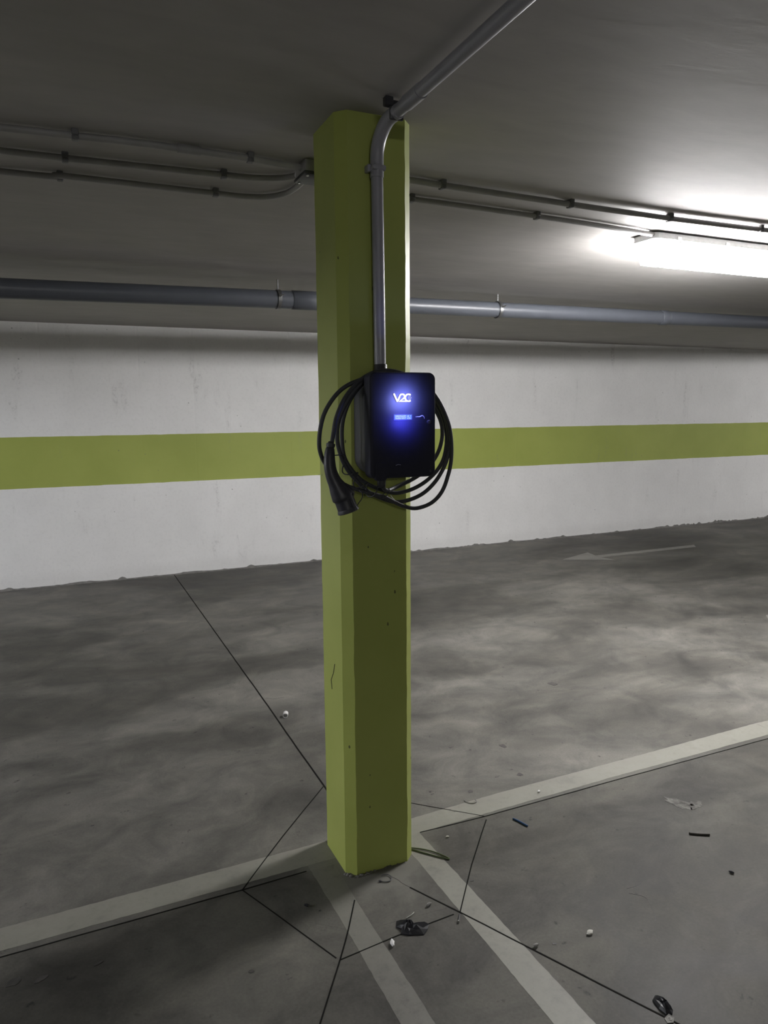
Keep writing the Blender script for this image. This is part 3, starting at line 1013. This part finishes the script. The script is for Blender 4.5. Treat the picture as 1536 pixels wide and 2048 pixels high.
def make_cable():
    root = Vector((.925, 1.98, 1.43))
    k = thing('charging_cable', 'thick black charging cable coiled in loose loops around the charging box', 'cable', loc=root)
    P = [Vector(p) - root for p in CABLE]
    cab = tube('cable', P, .0061, M['rubber'], k, 14, smooth_path=5, refup=Vector((0, 1, 0)))
    # spiral tie cord winding round the lower strands
    A = [Vector((.728, 1.955, 1.388)), Vector((.7645, 1.968, 1.345)), Vector((.790, 1.968, 1.312)), Vector((.812, 1.966, 1.287)), Vector((.838, 1.962, 1.268)), Vector((.862, 1.958, 1.262))]
    A = catmull(A, 16)
    H = []
    n = len(A)
    for i, p in enumerate(A):
        t = (A[min(i + 1, n - 1)] - A[max(i - 1, 0)]).normalized()
        side = t.cross(Vector((0, -1, 0))).normalized()
        a = 2 * pi * 3.6 * i / n
        H.append(p - root + side * cos(a) * .0175 + Vector((0, -1, 0)) * sin(a) * .014)
    tube('spiral_cord', H, .0018, M['rubber'], k, 6)
    tube('cap_cord', [Vector(p) - root for p in CORD], .0015, M['rubber'], k, 8, smooth_path=5)
    tube('cable_tie_tail', [Vector(p) - root for p in [(.899, 1.943, 1.2525), (.906, 1.944, 1.2435), (.9145, 1.945, 1.2345)]], (.0011), M['chalk'], k, 6)
    tube('cable_tie', [Vector((.890 + .0105 * cos(a), 1.957 + .013 * sin(a), 1.2555 + .013 * cos(a))) - root for a in [2 * pi * i / 20 for i in range(21)]], .0013, M['dark_plastic'], k, 6)
    return k, cab, root


CAB, CAB_TUBE, CAB_ROOT = make_cable()


def make_connector():
    root = CAB_ROOT
    A = catmull([Vector(p) - root for p in CONN], 6)
    n = len(A)
    stops = [(0, .0095, .0105), (.04, .0125, .0125), (.12, .0145, .0140), (.28, .0168, .0155), (.42, .0180, .0165), (.55, .0205, .019), (.66, .0275, .024), (.76, .0315, .028), (.80, .032, .0285), (.82, .0285, .027), (1.0, .0292, .0272)]

    def rad(t):
        for (a, p, q), (b, r, s) in zip(stops[:-1], stops[1:]):
            if t <= b:
                u = (t - a) / (b - a)
                return (p + (r - p) * u, q + (s - q) * u)
        return stops[-1][1:]
    R = [rad(i / (n - 1)) for i in range(n)]
    V, F = sweep(A, R, 24, refup=Vector((0, 1, 0)))
    g = body = put('charging_plug', V, F, M['gun'], CAB, smooth=True)
    body['label'] = 'curved black plug hanging nose down'
    try: body.data.set_sharp_from_angle(angle=radians(45))
    except Exception: pass
    t = (A[-1] - A[-3]).normalized()
    # nose: hollow barrel end with dust cap rim
    e = A[-1]
    tube('dust_cap', [e - t * .004, e + t * .001, e + t * .006, e + t * .008], [.0292, .0312, .0312, .027], M['rubber'], g, 28, refup=Vector((0, 1, 0)))
    # strain relief collar at the top
    a0 = A[0]; t0 = (A[1] - A[0]).normalized()
    tube('strain_relief', [a0 - t0 * .016, a0 - t0 * .012, a0 - t0 * .010, a0 - t0 * .004, a0 + t0 * .006], [.0072, .0085, .0125, .0125, .0095], M['rubber'], g, 18)
    # guide ridge along the nose and latch pocket
    side = Vector((0, -1, 0))
    q = A[-10]
    tube('nose_ridge', [q + side * .0262 + Vector((.010, 0, 0)), A[-1] + side * .0262 + Vector((.010, 0, 0))], .0016, M['gun'], g, 8)
    # rear thumb bump where head meets the grip
    h = A[int(n * .70)]
    V, F = sweep([h + Vector((.004, 0, .016)), h + Vector((.020, 0, .006)), h + Vector((.032, 0, -.006)), h + Vector((.036, .0, -.014))],
                 [(.010, .014), (.0135, .018), (.012, .016), (.005, .010)], 16, refup=Vector((0, 1, 0)))
    put('thumb_rest', V, F, M['gun'], g, smooth=True)
    return g


make_connector()


# ------------------------------------------------------------------ litter on the floor
def wire(name, label, cat, P, r, mat, group=None):
    Q = catmull([Vector(p) for p in P], 6)
    V, F = sweep(Q, r, 8)
    o = put(name, V, F, mat, smooth=True)
    return tag(o, label, cat, group)


def lump(name, label, cat, x, y, sx, sy_, sz, mat, rot=0, seed=0, amp=.35, sub=2):
    bm = bmesh.new()
    bmesh.ops.create_icosphere(bm, subdivisions=sub, radius=1)
    for v in bm.verts:
        q = 1 + amp * noise.noise(v.co * 1.7 + Vector((seed * 4.1, 0, 0)))
        v.co = Vector((v.co.x * sx * q, v.co.y * sy_ * q, v.co.z * sz * q))
    bmesh.ops.rotate(bm, verts=bm.verts, cent=(0, 0, 0), matrix=Matrix.Rotation(rot, 3, 'Z'))
    zmin = min(v.co.z for v in bm.verts)
    for v in bm.verts:
        v.co += Vector((x, y, .0008 - zmin))
    o = from_bm(name, bm, mat)
    return tag(o, label, cat)


# white pipe cap
def pipe_cap():
    o = thing('pipe_cap', 'short white plastic pipe offcut lying beside the long floor joint', 'pipe offcut', loc=(.967, 3.345, .0128))
    d = Vector((-.35, -.94, 0)).normalized()
    n = 20
    V, F = [], []
    secs = [(-.016, .0125), (.016, .0125), (.016, .0098), (-.013, .0098)]
    u = Vector((0, 0, 1)); w = d.cross(u)
    for s, r in secs:
        for k in range(n):
            a = 2 * pi * k / n
            V.append(d * s + u * cos(a) * r + w * sin(a) * r)
    for i in range(3):
        for k in range(n):
            F.append((i * n + k, i * n + (k + 1) % n, (i + 1) * n + (k + 1) % n, (i + 1) * n + k))
    F.append(tuple(range(n))); F.append(tuple(3 * n + k for k in range(n)))
    put('sleeve', V, F, M['chalk'], o, smooth=False)


pipe_cap()
wire('wire_offcut', 'short blue wire offcut on the floor beyond the white line corner', 'wire', [(1.461, 2.101, .0038), (1.472, 2.073, .0036), (1.481, 2.038, .0038)], .0036, M['blue'])
wire('stick_offcut', 'short dark brown offcut lying alone on the bare concrete', 'offcut', [(1.972, 1.757, .0045), (2.0, 1.738, .0042), (2.031, 1.720, .0045)], .0042, M['brown'])
wire('folded_wire', 'long green wire folded double beside the foot of the pillar', 'wire',
     [(1.030, 2.105, .0035), (1.075, 2.070, .004), (1.105, 2.034, .004), (1.128, 1.993, .0035), (1.121, 1.991, .0035), (1.094, 2.020, .0035), (1.062, 2.058, .0035), (1.030, 2.098, .0032)], .0022, M['green_wire'])


def curved_tie():
    o = thing('cable_tie', 'cut black cable tie curled like a hook before the pillar foot', 'cable tie', loc=(.892, 1.985, 0))
    P = catmull([(-.022, -.006, .003), (-.008, -.017, .003), (.008, -.018, .0035), (.018, -.004, .004), (.014, .012, .004), (.0, .018, .0035), (-.008, .016, .003)], 6)
    V, F = sweep(P, [(.0018, .0012)] * len(P), 8)
    put('strap', V, F, M['dark_plastic'], o, smooth=True)
    box('head', -.027, -.019, -.010, -.003, .0008, .0065, M['dark_plastic'], o, .001, 1)


curved_tie()


def scrap(name, label, pts, h, mat, seed=0, cat='scrap'):
    """crumpled torn sheet: closed shell over an outline"""
    r = random.Random(seed)
    bm = bmesh.new()
    cx = sum(p[0] for p in pts) / len(pts); cy_ = sum(p[1] for p in pts) / len(pts)
    rings = []
    for f, hh in ((1.0, .0008), (1.0, .003), (.72, h * .7), (.40, h), (.12, h * .8)):
        rings.append([bm.verts.new((cx + (p[0] - cx) * f, cy_ + (p[1] - cy_) * f, max(.0008, hh * (1 if hh < .002 else r.uniform(.5, 1.5))))) for p in pts])
    n = len(pts)
    bm.faces.new(rings[0][::-1])
    for a, b in zip(rings[:-1], rings[1:]):
        for k in range(n):
            bm.faces.new((a[k], a[(k + 1) % n], b[(k + 1) % n], b[k]))
    bm.faces.new(rings[-1])
    return tag(from_bm(name, bm, mat), label, cat)


scrap('plastic_scrap', 'crumpled black plastic scrap lying on the floor joint before the pillar',
      [(.838, 1.790), (.850, 1.776), (.862, 1.784), (.874, 1.764), (.884, 1.740), (.900, 1.728), (.921, 1.738), (.905, 1.720), (.886, 1.706), (.862, 1.716), (.845, 1.722), (.828, 1.735), (.836, 1.754), (.826, 1.768)], .016, M['black'], 3)
scrap('plastic_scrap', 'dark crumpled scrap caught in the joint near the bottom edge',
      [(1.306, 1.250), (1.322, 1.258), (1.332, 1.246), (1.334, 1.226), (1.330, 1.205), (1.318, 1.196), (1.304, 1.202), (1.300, 1.222)], .014, M['black'], 6)
scrap('paper_scrap', 'small grey shredded scrap at the foot of the dark one in the joint',
      [(1.292, 1.196), (1.310, 1.200), (1.316, 1.188), (1.302, 1.176), (1.288, 1.182)], .003, M['grey'], 8)
lump('plaster_chip', 'white plaster chip on the faint stripe below the black scrap', 'chip', .787, 1.709, .006, .013, .006, M['chalk'], -.3, 1)
lump('plaster_chip', 'pale flat flake on bare concrete, well right of the stripe', 'chip', 1.322, 1.510, .012, .008, .004, M['flake'], .4, 2)
lump('plaster_chip', 'tiny white chip sitting on the painted lane line', 'chip', 1.664, 2.219, .006, .005, .004, M['chalk'], .2, 3)
lump('plaster_chip', 'tiny pale crumb just below the lane line corner', 'chip', 1.186, 2.103, .006, .004, .003, M['flake'], 0, 4)
lump('rubble_crumb', 'grey crumb between the pillar and the black scrap', 'crumb', .958, 1.811, .010, .005, .005, M['grey'], .3, 5)
lump('rubble_crumb', 'grey crumb sitting on the long joint past the stripe', 'crumb', 1.150, 1.532, .008, .005, .005, M['grey'], .1, 6)
lump('rubble_crumb', 'black crumb on the dark floor left of the faint stripe', 'crumb', .618, 1.967, .005, .008, .004, M['black'], .9, 7)
lump('rubble_crumb', 'tiny black crumb next to the faint stripe edge', 'crumb', .648, 1.930, .004, .004, .002, M['stain'], 0, 8)
lump('rubble_crumb', 'small dark crumb alone at the far right of the bare concrete', 'crumb', 1.923, 1.536, .005, .008, .004, M['black'], .5, 9)
wire('splinter', 'thin pale splinter lying behind the black plastic scrap', 'splinter', [(.872, 1.790, .002), (.890, 1.795, .0025), (.903, 1.803, .002)], .0014, M['flake'])
wire('wire_offcut', 'thin curled wire end on the lane line near two dark spots', 'wire', [(1.366, 2.292, .003), (1.368, 2.272, .003), (1.382, 2.258, .003), (1.400, 2.258, .004), (1.404, 2.272, .006)], .0018, M['grey'])
wire('wire_offcut', 'tiny sliver on the lane line beside the crossing saw cut', 'wire', [(1.283, 2.257, .002), (1.288, 2.246, .002), (1.296, 2.236, .002)], .0012, M['grey'])


def screw():
    o = thing('screw', 'small steel screw lying by the crossing of two joints', 'screw', loc=(1.010, 1.722, .004))
    tube('shank', [(-.006, -.010, -.0008), (.010, .012, 0)], .0020, M['dark_plastic'], o, 8)
    tube('head', [(-.0055, -.0093, -.0005), (-.0075, -.012, 0), (-.009, -.014, 0)], [.002, .0036, .0036], M['zinc'], o, 12)


screw()
